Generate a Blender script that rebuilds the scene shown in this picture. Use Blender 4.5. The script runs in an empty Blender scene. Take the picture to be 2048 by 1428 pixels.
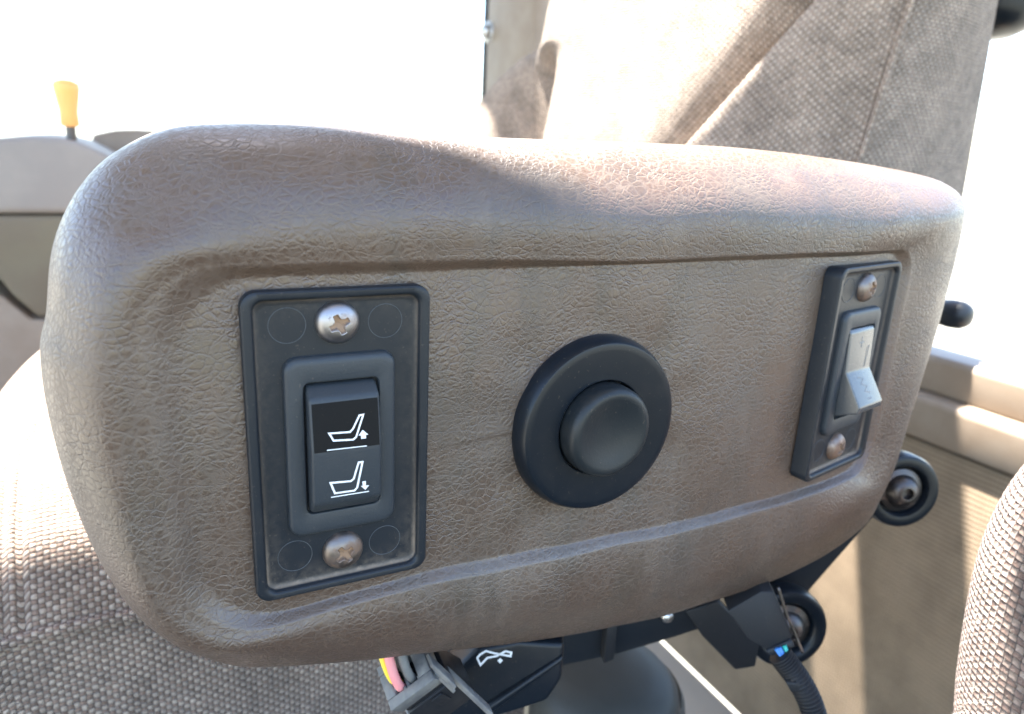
import bpy, bmesh, math, random
import numpy as np
from mathutils import Vector, Matrix
from math import radians, sin, cos, pi

S = bpy.context.scene
C = S.collection
K = 0.001                                   # everything below is measured in millimetres
rnd = random.Random(7)
nrs = np.random.RandomState(3)

# ------------------------------------------------------------------ camera
cam = bpy.data.cameras.new('camera'); co = bpy.data.objects.new('camera', cam); C.objects.link(co)
Rt = Vector((.88857, -.45611, .04913)); Up = Vector((.08819, .27494, .95741)); Fw = Vector((.45019, .84639, -.28452))
co.matrix_world = Matrix(((Rt.x, Up.x, -Fw.x, -37.27*K), (Rt.y, Up.y, -Fw.y, -150.91*K), (Rt.z, Up.z, -Fw.z, 67.14*K), (0, 0, 0, 1)))
cam.sensor_width = 36; cam.lens = 36*1434.3/2048
cam.clip_start = .005; cam.clip_end = 5000
cam.dof.use_dof = True; cam.dof.focus_distance = .178; cam.dof.aperture_fstop = 17.0
S.camera = co

# ------------------------------------------------------------------ daylight
SUN = Vector((-.13, .26, .95)).normalized()
elev = math.asin(SUN.z); azim = math.atan2(SUN.x, SUN.y)
w = bpy.data.worlds.new('World'); S.world = w; w.use_nodes = True
nt = w.node_tree; nt.nodes.clear()
sky = nt.nodes.new('ShaderNodeTexSky'); sky.sky_type = 'NISHITA'; sky.sun_disc = False
sky.sun_elevation = elev; sky.sun_rotation = azim; sky.dust_density = 1.0; sky.air_density = 1.0
bg = nt.nodes.new('ShaderNodeBackground'); bg.inputs[1].default_value = .085
wo = nt.nodes.new('ShaderNodeOutputWorld')
nt.links.new(sky.outputs[0], bg.inputs[0]); nt.links.new(bg.outputs[0], wo.inputs[0])
sl = bpy.data.lights.new('sun', 'SUN'); sl.energy = 5; sl.angle = radians(.5); sl.color = (1, .97, .93)
so = bpy.data.objects.new('sun', sl); C.objects.link(so)
so.rotation_euler = SUN.to_track_quat('Z', 'Y').to_euler(); so.location = (0, 0, 2)
S.view_settings.view_transform = 'Standard'; S.view_settings.look = 'None'
S.view_settings.gamma = 1; S.view_settings.exposure = 3.6
S.render.engine = 'CYCLES'; S.cycles.max_bounces = 8; S.cycles.use_denoising = True

# ------------------------------------------------------------------ node helpers
class G:
    def __init__(s, name):
        s.m = bpy.data.materials.new(name); s.m.use_nodes = True
        s.t = s.m.node_tree; s.b = s.t.nodes['Principled BSDF']; s.out = s.t.nodes['Material Output']
    def set(s, sock, v):
        if v is None: return
        if isinstance(v, bpy.types.NodeSocket): s.t.links.new(v, sock)
        elif isinstance(v, (tuple, list)) and len(v) == 3 and sock.type == 'RGBA': sock.default_value = (*v, 1)
        else: sock.default_value = v
    def n(s, kind, **kw):
        return s.t.nodes.new('ShaderNode'+kind)
    def math(s, op, a, b=None, c=None, clamp=False):
        n = s.n('Math'); n.operation = op; n.use_clamp = clamp
        for i, v in enumerate((a, b, c)): s.set(n.inputs[i], v)
        return n.outputs[0]
    def vmath(s, op, a, b=None, scale=None):
        n = s.n('VectorMath'); n.operation = op
        s.set(n.inputs[0], a); s.set(n.inputs[1], b)
        if scale is not None: s.set(n.inputs['Scale'], scale)
        return n.outputs[0]
    def noise(s, co, scale, detail=3, rough=.55, color=False, dist=0):
        n = s.n('TexNoise'); s.set(n.inputs['Vector'], co); s.set(n.inputs['Scale'], scale)
        n.inputs['Detail'].default_value = detail; n.inputs['Roughness'].default_value = rough; n.inputs['Distortion'].default_value = dist
        return n.outputs['Color' if color else 'Fac']
    def voro(s, co, scale, feature='DISTANCE_TO_EDGE', out='Distance', rand=1):
        n = s.n('TexVoronoi'); n.feature = feature; s.set(n.inputs['Vector'], co); n.inputs['Scale'].default_value = scale
        n.inputs['Randomness'].default_value = rand
        return n.outputs[out]
    def rng(s, v, a, b, c=0, d=1, smooth=True):
        n = s.n('MapRange'); n.interpolation_type = 'SMOOTHSTEP' if smooth else 'LINEAR'
        s.set(n.inputs['Value'], v)
        for k, x in zip(('From Min', 'From Max', 'To Min', 'To Max'), (a, b, c, d)): s.set(n.inputs[k], x)
        return n.outputs[0]
    def mix(s, f, a, b, mode='MIX'):
        n = s.n('Mix'); n.data_type = 'RGBA'; n.blend_type = mode
        s.set(n.inputs[0], f); s.set(n.inputs[6], a); s.set(n.inputs[7], b)
        return n.outputs[2]
    def fmix(s, f, a, b):
        n = s.n('Mix'); n.data_type = 'FLOAT'
        s.set(n.inputs[0], f); s.set(n.inputs[2], a); s.set(n.inputs[3], b)
        return n.outputs[0]
    def obj(s): return s.n('TexCoord').outputs['Object']
    def uv(s): return s.n('TexCoord').outputs['UV']
    def attr(s, name):
        n = s.n('Attribute'); n.attribute_name = name
        return n.outputs['Fac']
    def mapping(s, v, scale=(1, 1, 1), rot=(0, 0, 0), loc=(0, 0, 0)):
        n = s.n('Mapping'); s.set(n.inputs['Vector'], v)
        n.inputs['Scale'].default_value = scale; n.inputs['Rotation'].default_value = rot; n.inputs['Location'].default_value = loc
        return n.outputs[0]
    def sep(s, v):
        n = s.n('SeparateXYZ'); s.set(n.inputs[0], v); return n.outputs
    def comb(s, x, y, z):
        n = s.n('CombineXYZ')
        for i, v in enumerate((x, y, z)): s.set(n.inputs[i], v)
        return n.outputs[0]
    def bump(s, h, dist, strength=1, normal=None):
        n = s.n('Bump'); s.set(n.inputs['Height'], h); n.inputs['Distance'].default_value = dist
        s.set(n.inputs['Strength'], strength)
        if normal is not None: s.set(n.inputs['Normal'], normal)
        return n.outputs[0]
    def fin(s, color=None, rough=None, normal=None, metal=None, spec=None, **kw):
        b = s.b.inputs
        s.set(b['Base Color'], color); s.set(b['Roughness'], rough); s.set(b['Normal'], normal)
        s.set(b['Metallic'], metal); s.set(b['Specular IOR Level'], spec)
        for k, v in kw.items(): s.set(b[k], v)
        return s.m

# ------------------------------------------------------------------ materials
def vinyl(name, base, dustc):
    g = G(name); p = g.obj()
    wrp = g.vmath('SCALE', g.vmath('SUBTRACT', g.noise(p, 500, 2, .5, True), (.5, .5, .5)), scale=.0006)
    wrp2 = g.vmath('SCALE', g.vmath('SUBTRACT', g.noise(p, 80, 2, .5, True), (.5, .5, .5)), scale=.0045)
    big = g.noise(p, 34, 3, .6)
    q = g.vmath('ADD', g.vmath('ADD', p, wrp), wrp2)
    qs = g.mapping(q, scale=(.74, 1, 1), rot=(0, radians(16), 0))       # pebbles drawn out along the pad
    v1 = g.voro(qs, 600); v2 = g.voro(g.mapping(q, scale=(1, 1, .8), loc=(.1, .2, .3)), 1100)
    v3 = g.voro(g.mapping(q, scale=(.5, 1, .9), rot=(0, radians(-9), 0)), 240)
    amt = g.rng(g.noise(p, 60, 2), .3, .7, .12, .34)
    c1 = g.rng(v1, 0, amt); c2 = g.rng(v2, 0, .25)
    wr = g.rng(v3, 0, g.rng(g.noise(p, 50, 2), .35, .65, .02, .10))     # long wrinkles between groups of pebbles
    fine = g.noise(p, 1100, 2, .6)
    lowf = g.noise(q, 150, 2, .5)
    keep = g.rng(g.noise(p, 70, 3, .6), .32, .66, .22, 1)               # grain rubbed flat here and there
    h = g.math('ADD', g.math('MULTIPLY', g.math('MULTIPLY', c1, keep), .46), g.math('MULTIPLY', c2, g.rng(g.noise(p, 120, 2), .4, .6, .04, .22)))
    h = g.math('ADD', h, g.math('MULTIPLY', wr, .20))
    h = g.math('ADD', h, g.math('ADD', g.math('MULTIPLY', fine, .20), g.math('MULTIPLY', lowf, .45)))
    soft = g.attr('soft')                                               # stretched thin over the lip
    h = g.math('MULTIPLY', h, g.math('SUBTRACT', 1, g.math('MULTIPLY', soft, .3)))
    cav = g.math('SUBTRACT', 1, g.math('MULTIPLY', g.math('MULTIPLY', c1, g.fmix(.5, 1, c2)), g.fmix(.45, 1, wr)))
    patch = g.rng(g.noise(p, 27, 5, .62, dist=.6), .46, .68)
    smear = g.rng(g.noise(g.mapping(p, scale=(1, 1, .22), rot=(0, radians(12), 0)), 75, 4, .6), .52, .74)
    olive = g.rng(g.noise(g.mapping(p, loc=(.7, .2, .9)), 22, 4, .6), .5, .7)
    col = g.mix(g.math('MULTIPLY', olive, .40), base, (.058, .050, .036))
    col = g.mix(g.math('MULTIPLY', patch, .36), col, (.050, .043, .034))
    col = g.mix(g.math('MULTIPLY', smear, .42), col, dustc)
    col = g.mix(g.math('MULTIPLY', cav, g.fmix(big, .02, .50)), col, dustc)
    grime = g.rng(g.noise(g.mapping(p, scale=(1.3, 1, .30), rot=(0, radians(10), 0), loc=(.05, 0, .4)), 48, 4, .6), .50, .70)
    col = g.mix(g.math('MULTIPLY', grime, .42), col, (.040, .034, .026))
    d = g.math('MULTIPLY', g.attr('dust'), g.rng(g.noise(p, 500, 4, .7), .25, .65, .35, 1))
    col = g.mix(g.math('MULTIPLY', d, .55), col, (.20, .18, .155))
    rough = g.math('ADD', g.math('ADD', .29, g.math('MULTIPLY', cav, .22)), g.math('MULTIPLY', patch, .08))
    return g.fin(col, rough, g.bump(h, .00018, 1), spec=.68)

def plastic(name, base=(.011, .014, .018), rough=.42, grain=.00002, dust=.25, rim=None, scale=2600, spec=.27):
    g = G(name); p = g.obj()
    f = g.noise(p, scale, 2, .6)
    m = g.rng(g.noise(p, 90, 5, .65), .45, .75)
    speck = g.rng(g.noise(p, 1500, 2, .5), .69, .74)
    k = g.math('ADD', g.math('MULTIPLY', m, .035*dust), g.math('MULTIPLY', speck, .22*dust), clamp=True)
    if rim:                                                            # dirt packed along the raised rim
        x, y, z = g.sep(p)
        ax = g.math('SUBTRACT', rim[0]*K, g.math('ABSOLUTE', x)); az = g.math('SUBTRACT', rim[1]*K, g.math('ABSOLUTE', z))
        e = g.math('SMOOTH_MIN', ax, az, .002)
        low = g.rng(z, -.5*rim[1]*K, -rim[1]*K, .35, 1)
        nz = g.noise(p, 420, 4, .7)
        rm = g.math('MULTIPLY', g.rng(g.math('ADD', e, g.math('MULTIPLY', g.math('SUBTRACT', nz, .5), .0022)), .0012, -.0004), low)
        rm2 = g.math('MULTIPLY', g.math('MULTIPLY', g.rng(e, .007, 0), g.rng(nz, .3, .75)), .28)
        fl = g.math('MULTIPLY', g.rng(y, -.0013, -.0006), g.rng(e, -.0007, -.0003))                                   # only down on the plate floor
        k = g.math('ADD', g.math('ADD', k, g.math('MULTIPLY', g.math('MULTIPLY', rm, fl), .75)), g.math('MULTIPLY', g.math('MULTIPLY', g.math('MULTIPLY', rm2, .7), fl), low), clamp=True)
    col = g.mix(k, base, (.30, .23, .165))
    return g.fin(col, g.math('ADD', rough, g.math('MULTIPLY', k, .4)), g.bump(f, grain, 1), spec=spec)

def steel(name, base, rough, dirt, rust=(.16, .085, .045)):
    g = G(name); p = g.obj()
    n = g.noise(p, 700, 4, .7); n2 = g.noise(p, 220, 4, .6)
    d = g.rng(n2, .62-dirt*.5, .9-dirt*.5)
    rec = g.attr('recess')
    pit = g.rng(n, .60, .68)
    col = g.mix(g.math('MULTIPLY', d, .75), base, rust)
    col = g.mix(g.math('MULTIPLY', pit, .5), col, (.09, .075, .07))
    col = g.mix(g.math('MULTIPLY', rec, .93), col, (.30, .19, .115))
    mt = g.math('SUBTRACT', 1, g.math('MAXIMUM', rec, g.math('MULTIPLY', d, .6)), clamp=True)
    rg = g.math('ADD', rough, g.math('ADD', g.math('MULTIPLY', d, .22), g.math('MULTIPLY', rec, .4)), clamp=True)
    return g.fin(col, rg, g.bump(n, .00002, 1), metal=mt)

def weave(name, p_u, p_v, dark, light, depth, fuzz=.5, tint=.0):
    """coarse over-and-under cloth laid out on the UV map (UV in metres)"""
    g = G(name); uv = g.uv()
    uv = g.vmath('ADD', uv, g.vmath('SCALE', g.vmath('SUBTRACT', g.noise(uv, 320, 2, .5, True), (.5, .5, .5)), scale=.0011))
    x, y, _ = g.sep(uv)
    u = g.math('MULTIPLY', x, 1/(p_u*K)); v = g.math('MULTIPLY', y, 1/(p_v*K))
    iu = g.math('FLOOR', u); iv = g.math('FLOOR', v)
    par = g.math('PINGPONG', g.math('ADD', iu, iv), 1)
    fu = g.math('SUBTRACT', g.math('FRACT', u), .5); fv = g.math('SUBTRACT', g.math('FRACT', v), .5)
    def yarn(a, b):                                                     # a along, b across
        rd = g.math('SQRT', g.math('MAXIMUM', g.math('SUBTRACT', 1, g.math('POWER', g.math('MULTIPLY', b, 2.05), 2)), 0))
        arch = g.math('ADD', .35, g.math('MULTIPLY', g.math('COSINE', g.math('MULTIPLY', a, pi)), .65))
        return g.math('MULTIPLY', rd, arch)
    h0 = yarn(fu, fv); h1 = yarn(fv, fu)
    h = g.fmix(par, h0, h1)
    wn = g.n('TexWhiteNoise'); wn.noise_dimensions = '3D'; g.set(wn.inputs['Vector'], g.comb(iu, iv, 0)); cell = wn.outputs['Value']
    fib = g.noise(g.mapping(uv, scale=(1, 1, 1)), 2400, 3, .7)
    big = g.noise(uv, 35, 3)
    ca = g.mix(cell, dark, tuple(c*1.7 for c in dark)); cb = g.mix(cell, light, tuple(c*.68 for c in light))
    col = g.mix(par, ca, cb)
    col = g.mix(g.math('MULTIPLY', g.rng(fib, .35, .75), .35*fuzz), col, tuple(min(1, c*1.6) for c in light))
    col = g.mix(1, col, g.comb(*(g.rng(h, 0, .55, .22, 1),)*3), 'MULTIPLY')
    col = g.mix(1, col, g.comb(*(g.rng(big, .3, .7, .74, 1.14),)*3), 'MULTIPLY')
    lint = g.rng(g.voro(g.vmath('ADD', uv, g.vmath('SCALE', g.noise(uv, 900, 2, .5, True), scale=.004)), 95, 'F1'), .10, .04)
    col = g.mix(g.math('MULTIPLY', lint, .55), col, (.42, .39, .34))
    hh = g.math('ADD', h, g.math('MULTIPLY', fib, .22))
    return g.fin(col, .93, g.bump(hh, depth, 1), spec=.15, **{'Sheen Weight': .12, 'Sheen Roughness': .5})

def ribbed(name, c0, c1):
    g = G(name); p = g.obj(); x, y, z = g.sep(p)
    q = g.math('ADD', z, g.math('MULTIPLY', g.noise(p, 60, 2), .0015))
    r = g.math('MULTIPLY', g.math('SINE', g.math('MULTIPLY', q, 2*pi/.0052)), .6)
    r2 = g.math('SINE', g.math('MULTIPLY', y, 2*pi/.0034))
    n = g.noise(p, 900, 3, .7); n2 = g.noise(p, 14, 4, .6)
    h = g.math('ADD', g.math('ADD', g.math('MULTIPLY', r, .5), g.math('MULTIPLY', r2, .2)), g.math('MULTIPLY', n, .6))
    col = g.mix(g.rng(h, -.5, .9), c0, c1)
    col = g.mix(1, col, g.comb(*(g.rng(n2, .3, .7, .8, 1.1),)*3), 'MULTIPLY')
    return g.fin(col, .9, g.bump(h, .0003, 1), spec=.15)

def paint(name, base, rough=.5, var=.2, scale=25, bump=.00008, bs=700, spec=.4, dust=(.4, .36, .3), **kw):
    g = G(name); p = g.obj()
    n = g.noise(p, scale, 4, .6)
    col = g.mix(g.math('MULTIPLY', g.rng(n, .35, .75), var), base, dust)
    return g.fin(col, g.math('ADD', rough, g.math('MULTIPLY', n, .1)), g.bump(g.noise(p, bs, 3, .6), bump, 1), spec=spec, **kw)

M = {}
M['vinyl'] = vinyl('brown_vinyl', (.073, .045, .030), (.122, .090, .067))
M['plate'] = plastic('black_plate_plastic', rim=(17.8, 34.0), dust=.5)
M['black'] = plastic('black_plastic')
M['rocker'] = plastic('grained_rocker_plastic', (.025, .030, .035), .44, .00006, .5, scale=1700, spec=.34)
M['rocker_glint'] = plastic('glint_rocker_plastic', (.055, .058, .06), .27, .00003, .6, scale=2000, spec=.75)  # base lightened to stand in for the glint on the lower facet
M['label'] = plastic('smooth_dark_film', (.003, .003, .0035), .55, .000012, .12, spec=.15)  # darker film for the left rocker's upper face
M['gloss'] = plastic('smooth_black_plastic', (.005, .008, .012), .32, .000008, .55, scale=1500)
M['dish'] = plastic('fine_grained_button_plastic', (.012, .015, .017), .40, .00004, .7, scale=1500)
M['white'] = paint('white_print', (.74, .75, .75), .5, .55, 1100, dust=(.42, .42, .41))
M['greyprint'] = paint('worn_grey_print', (.13, .135, .14), .5, .3, 300)
M['mark'] = paint('scuffed_mould_line', (.050, .055, .06), .5, .5, 300, dust=(.02, .022, .025))
M['steel'] = steel('bright_screw_steel', (.30, .285, .285), .40, .22)
M['dullsteel'] = steel('dull_screw_steel', (.17, .148, .135), .42, .45)
M['rusty'] = steel('rusty_screw_steel', (.22, .18, .155), .40, .62)
M['hub'] = steel('grey_hub_steel', (.10, .092, .088), .42, .25)
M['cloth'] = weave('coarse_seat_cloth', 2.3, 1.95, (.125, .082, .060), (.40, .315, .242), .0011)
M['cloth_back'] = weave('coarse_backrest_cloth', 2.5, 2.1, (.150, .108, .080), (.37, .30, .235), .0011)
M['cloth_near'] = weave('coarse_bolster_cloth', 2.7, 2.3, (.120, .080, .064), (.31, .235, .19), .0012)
M['ribbed'] = ribbed('tan_ribbed_cloth', (.135, .094, .062), (.28, .212, .142))
M['tan'] = paint('tan_cab_plastic', (.22, .165, .12), .5, .25, 20)
M['tanrail'] = paint('tan_rail_plastic', (.215, .16, .112), .45, .2, 20)
M['greypanel'] = paint('grey_console_plastic', (.215, .19, .168), .5, .2, 20)
M['darkpanel'] = paint('brown_console_plastic', (.125, .10, .07), .55, .3, 14, dust=(.17, .16, .10))
M['orange'] = paint('orange_knob_plastic', (.85, .40, .12), .35, .2)
M['chrome'] = paint('zinc_plated_steel', (.55, .55, .55), .3, .2, metal=1)
M['boot'] = paint('grey_olive_rubber', (.032, .032, .026), .5, .3, 30, dust=(.06, .058, .05))
M['collar'] = paint('olive_collar_rubber', (.06, .057, .046), .55, .15, 30, dust=(.1, .095, .08))
M['floor'] = paint('beige_floor_mat', (.42, .37, .30), .8, .4, 12, .0004, 300)
M['rubber'] = paint('dark_rubber_floor', (.03, .03, .032), .7, .2, 15)  # kept dark so unseen floor and door panel bounce little light
M['roofcloth'] = paint('beige_headliner', (.30, .25, .20), .9, .2, 10)
M['greyconn'] = paint('dusty_grey_nylon', (.085, .085, .085), .5, .55, 170, .00006, 1800, dust=(.24, .225, .19))
M['blackconn'] = plastic('black_nylon', (.014, .015, .017), .5, .00003, .5)
M['yellow'] = paint('yellow_wire', (.85, .62, .06), .4, .1, 90)
M['pink'] = paint('pink_wire', (.72, .25, .24), .42, .25, 120, dust=(.7, .5, .45))
M['greywire'] = paint('grey_wire', (.12, .12, .115), .45, .3, 120)
M['blue'] = paint('blue_wire', (.05, .22, .60), .4, .1, 90)
M['teal'] = paint('green_wire', (.02, .42, .34), .4, .1, 90)
M['hole'] = paint('dark_cavity_plastic', (.006, .006, .007), .7, .1)

# ------------------------------------------------------------------ mesh helpers
def link(name, me, mat, parent=None, smooth=True):
    o = bpy.data.objects.new(name, me); C.objects.link(o)
    if mat is not None: me.materials.append(mat)
    if smooth and len(me.polygons): me.polygons.foreach_set('use_smooth', [True]*len(me.polygons))
    if parent is not None: o.parent = parent
    return o
def origin(parent):
    p = Vector((0, 0, 0))
    while parent is not None: p += parent.location; parent = parent.parent
    return p
def mesh(name, V, F, mat, parent=None, smooth=True, uv=None, attrs=None, local=False, sharp=None):
    V = np.asarray(V, float)*K
    if parent is not None and not local: V = V - np.array(origin(parent))
    me = bpy.data.meshes.new(name); me.from_pydata(V.tolist(), [], [list(f) for f in F]); me.update()
    if uv is not None:
        l = me.uv_layers.new(name='UVMap'); idx = np.empty(len(me.loops), int); me.loops.foreach_get('vertex_index', idx)
        l.data.foreach_set('uv', (np.asarray(uv, float)*K)[idx].ravel())
    for k, a in (attrs or {}).items():
        at = me.attributes.new(k, 'FLOAT', 'POINT'); at.data.foreach_set('value', np.asarray(a, float))
    o = link(name, me, mat, parent, smooth)
    if sharp: me.set_sharp_from_angle(angle=radians(sharp))
    return o
def from_bm(name, bm, mat, parent=None, smooth=True, local=False, sharp=40):
    if parent is not None and not local: bmesh.ops.translate(bm, verts=bm.verts, vec=-origin(parent)/K)
    bmesh.ops.scale(bm, vec=(K, K, K), verts=bm.verts)
    bmesh.ops.recalc_face_normals(bm, faces=bm.faces)
    me = bpy.data.meshes.new(name); bm.to_mesh(me); bm.free()
    o = link(name, me, mat, parent, smooth)
    if sharp: me.set_sharp_from_angle(angle=radians(sharp))
    return o
def grid_faces(nr, nc, wrap=False):
    F = []
    for i in range(nr-1):
        for j in range(nc if wrap else nc-1):
            j2 = (j+1) % nc
            F.append((i*nc+j, i*nc+j2, (i+1)*nc+j2, (i+1)*nc+j))
    return F
def thing(name, label, cat, loc, group=None):
    o = bpy.data.objects.new(name, None); C.objects.link(o); o.location = Vector(loc)*K; o.empty_display_size = .01
    o['label'] = label; o['category'] = cat
    if group: o['group'] = group
    return o
def tag(o, label, cat, group=None):
    o['label'] = label; o['category'] = cat
    if group: o['group'] = group
    return o
def rrect(hw, hh, r, n=8):
    P = []
    for k, (sx, sz) in enumerate(((1, 1), (-1, 1), (-1, -1), (1, -1))):
        for i in range(n+1):
            a = k*pi/2 + i/n*pi/2
            P.append((sx*(hw-r)+r*cos(a), sz*(hh-r)+r*sin(a)))
    return P
def loft(name, loops, mat, parent, cap=True, n=8, local=True, sharp=35, attrs=None):
    """stack of rounded rectangles (half width, half height, radius, y[, cx, cz]) facing -Y"""
    V = []; m = 4*(n+1)
    for L in loops:
        hw, hh, r, y = L[:4]; cx, cz = (L[4], L[5]) if len(L) > 4 else (0, 0)
        V += [(x+cx, y, z+cz) for x, z in rrect(hw, hh, r, n)]
    F = grid_faces(len(loops), m, True)
    if cap: F.append(tuple(range((len(loops)-1)*m, len(loops)*m)))
    bm = bmesh.new(); vs = [bm.verts.new(v) for v in V]
    for f in F:
        try: bm.faces.new([vs[i] for i in f])
        except ValueError: pass
    return from_bm(name, bm, mat, parent, local=local, sharp=sharp)
def lathe(prof, axis, centre, n=64, xdir=None):
    """profile (radius, along axis) -> verts, faces"""
    a = Vector(axis).normalized(); x = Vector(xdir) if xdir else a.orthogonal(); x = (x - a*x.dot(a)).normalized(); y = a.cross(x); c = Vector(centre)
    V = []
    for r, t in prof:
        for j in range(n):
            th = 2*pi*j/n
            V.append(tuple(c + a*t + (x*cos(th) + y*sin(th))*r))
    F = grid_faces(len(prof), n, True)
    F.append(tuple(range((len(prof)-1)*n, len(prof)*n)))
    return V, F
def prism(pts, axis, a0, a1, bevel=0, seg=3):
    """outline pushed along an axis: 'y': pts (x,z); 'x': pts (y,z); 'z': pts (x,y)"""
    bm = bmesh.new()
    mk = {'y': lambda p, a: (p[0], a, p[1]), 'x': lambda p, a: (a, p[0], p[1]), 'z': lambda p, a: (p[0], p[1], a)}[axis]
    A = [bm.verts.new(mk(p, a0)) for p in pts]; B = [bm.verts.new(mk(p, a1)) for p in pts]
    n = len(pts); bm.faces.new(A); bm.faces.new(B[::-1])
    for i in range(n): bm.faces.new((A[i], B[i], B[(i+1) % n], A[(i+1) % n]))
    bmesh.ops.recalc_face_normals(bm, faces=bm.faces)
    if bevel: bmesh.ops.bevel(bm, geom=bm.edges[:], offset=bevel, segments=seg, affect='EDGES', profile=.5, clamp_overlap=True)
    return bm
def solid(front, push, bevel=0, seg=2):
    """planar outline in space pushed along a vector"""
    bm = bmesh.new(); p = Vector(push)
    A = [bm.verts.new(v) for v in front]; B = [bm.verts.new(Vector(v)+p) for v in front]; n = len(front)
    bm.faces.new(A); bm.faces.new(B[::-1])
    for i in range(n): bm.faces.new((A[i], B[i], B[(i+1) % n], A[(i+1) % n]))
    bmesh.ops.recalc_face_normals(bm, faces=bm.faces)
    if bevel: bmesh.ops.bevel(bm, geom=bm.edges[:], offset=bevel, segments=seg, affect='EDGES', profile=.5, clamp_overlap=True)
    return bm
def catmull(P, n):
    P = [Vector(p) for p in P]; out = []
    Q = [P[0]*2-P[1]] + P + [P[-1]*2-P[-2]]
    for i in range(len(P)-1):
        a, b, c, d = Q[i:i+4]
        for k in range(n):
            t = k/n
            out.append(.5*((2*b)+(c-a)*t+(2*a-5*b+4*c-d)*t*t+(3*b-a-3*c+d)*t**3))
    out.append(P[-1]); return out
def tube(path, rad, n=16):
    V = []; up = None
    for i, p in enumerate(path):
        t = (path[min(i+1, len(path)-1)] - path[max(i-1, 0)]).normalized()
        x = t.orthogonal().normalized() if up is None else (up - t*up.dot(t)).normalized()
        up = x; y = t.cross(x); r = rad(i/(len(path)-1)) if callable(rad) else rad
        V += [tuple(p + (x*cos(2*pi*j/n) + y*sin(2*pi*j/n))*r) for j in range(n)]
    F = grid_faces(len(path), n, True)
    F.append(tuple(range(n))[::-1]); F.append(tuple(range((len(path)-1)*n, len(path)*n)))
    return V, F
def stroke(pts, width, closed, yf, sub=4):
    """flat ribbon along a line drawn on the XZ face; yf(x, z) gives the face it lies on"""
    P = [Vector(p) for p in pts]; n = len(P); Lf = []; Rf = []
    for i in range(n):
        a = P[i-1] if (closed or i) else None; b = P[(i+1) % n] if (closed or i < n-1) else None
        d1 = (P[i]-a).normalized() if a is not None else None; d2 = (b-P[i]).normalized() if b is not None else None
        d1 = d1 or d2; d2 = d2 or d1
        nn = Vector((-(d1+d2).y, (d1+d2).x)).normalized(); n1 = Vector((-d1.y, d1.x)); m = min(1/max(nn.dot(n1), .45), 1.9)
        Lf.append(P[i]+nn*m*width/2); Rf.append(P[i]-nn*m*width/2)
    V = []; F = []; rng = range(n if closed else n-1); 
    for i in rng:
        j = (i+1) % n
        for k in range(sub):
            b = len(V)
            for t in (k/sub, (k+1)/sub):
                for A in (Lf, Rf):
                    q = A[i].lerp(A[j], t); V.append((q.x, yf(q.x, q.y), q.y))
            F.append((b, b+1, b+3, b+2))
    return V, F

# ------------------------------------------------------------------ ground, cab shell
def struct(name, V, F, mat, smooth=False):
    o = mesh(name, V, F, mat, None, smooth); o['kind'] = 'structure'; return o
def ground_mat():
    g = G('dry_stubble_field'); p = g.obj()
    n = g.noise(p, .6, 6, .65); n2 = g.noise(p, .02, 4)
    col = g.mix(g.rng(n, .3, .7), (.145, .138, .115), (.20, .19, .16)); col = g.mix(g.rng(n2, .5, .7), col, (.12, .125, .085))
    return g.fin(col, .95, spec=.1)
R = 1.5e6
struct('ground', [(-R, -R, -1700), (R, -R, -1700), (R, R, -1700), (-R, R, -1700)], [(0, 1, 2, 3)], ground_mat())

def slab(name, x0, x1, y0, y1, z0, z1, mat, bevel=4):
    return from_bm(name, prism([(x0, z0), (x1, z0), (x1, z1), (x0, z1)], 'y', y0, y1, bevel), mat)
o = slab('cab_floor', -900, 634, -510, 1330, -690, -668, M['rubber']); o['kind'] = 'structure'

# unseen cab roof; openings cut to shape the sun patches and shadows inside
for pts in ([(-900, -480), (700, -480), (700, 439), (236, 439), (200, 432), (150, 482), (150, 188), (-160, 270), (-166, 330), (-170, 432), (-330, 440), (-330, 1330), (-900, 1330)], [(236, 440), (405, 440), (405, 1330), (236, 1330)], [(-329, 901), (235, 901), (235, 1330), (-329, 1330)], [(158, 722), (235, 700), (235, 900), (158, 900)],
            [(406, 525), (600, 525), (600, 640), (406, 640)], [(406, 721), (700, 721), (700, 1330), (406, 1330)], [(601, 440), (700, 440), (700, 720), (601, 720)]):
    o = from_bm('shade_roof_panel', prism(pts, 'z', 950, 990), M['roofcloth'], smooth=False, sharp=None); o['kind'] = 'structure'
# unseen near side of the cab, added dark to cut light from below
o = slab('unseen_door_panel', -900, 660, -510, -480, -664, -170, M['rubber']); tag(o, 'unseen dark lower door panel added behind the viewer to cut low light', 'door panel')
o = slab('floor_mat', 385, 632, 250, 1000, -668, -662, M['floor']); tag(o, 'beige floor mat strip along the foot of the rear wall', 'floor mat')
# rear wall: ribbed cloth panel, stepped sill above it
o = from_bm('rear_wall_panel', prism([(636, -664), (660, -664), (660, -196), (636, -196)], 'y', -480, 1330, 3), M['ribbed'])
tag(o, 'tan ribbed cloth panel on the rear cab wall below the stepped window sill', 'wall panel')
t = thing('window_sill', 'brown stepped plastic sill running along the rear cab wall at right', 'window sill', (632, 200, -190))
from_bm('sill_front', prism([(632, -192), (672, -192), (672, -149), (640, -150), (634, -152), (632, -156)], 'y', -480, 1330, 1.5), M['tanrail'], t)
from_bm('sill_riser', prism([(651, -148.5), (690, -148.5), (690, -112), (656, -113), (652, -118)], 'y', -480, 1330, 1.5), M['tanrail'], t)
t = thing('corner_post', 'tan corner post of the cab beside the far window, left of the backrest', 'post', (600, 1040, -1.0))

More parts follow.
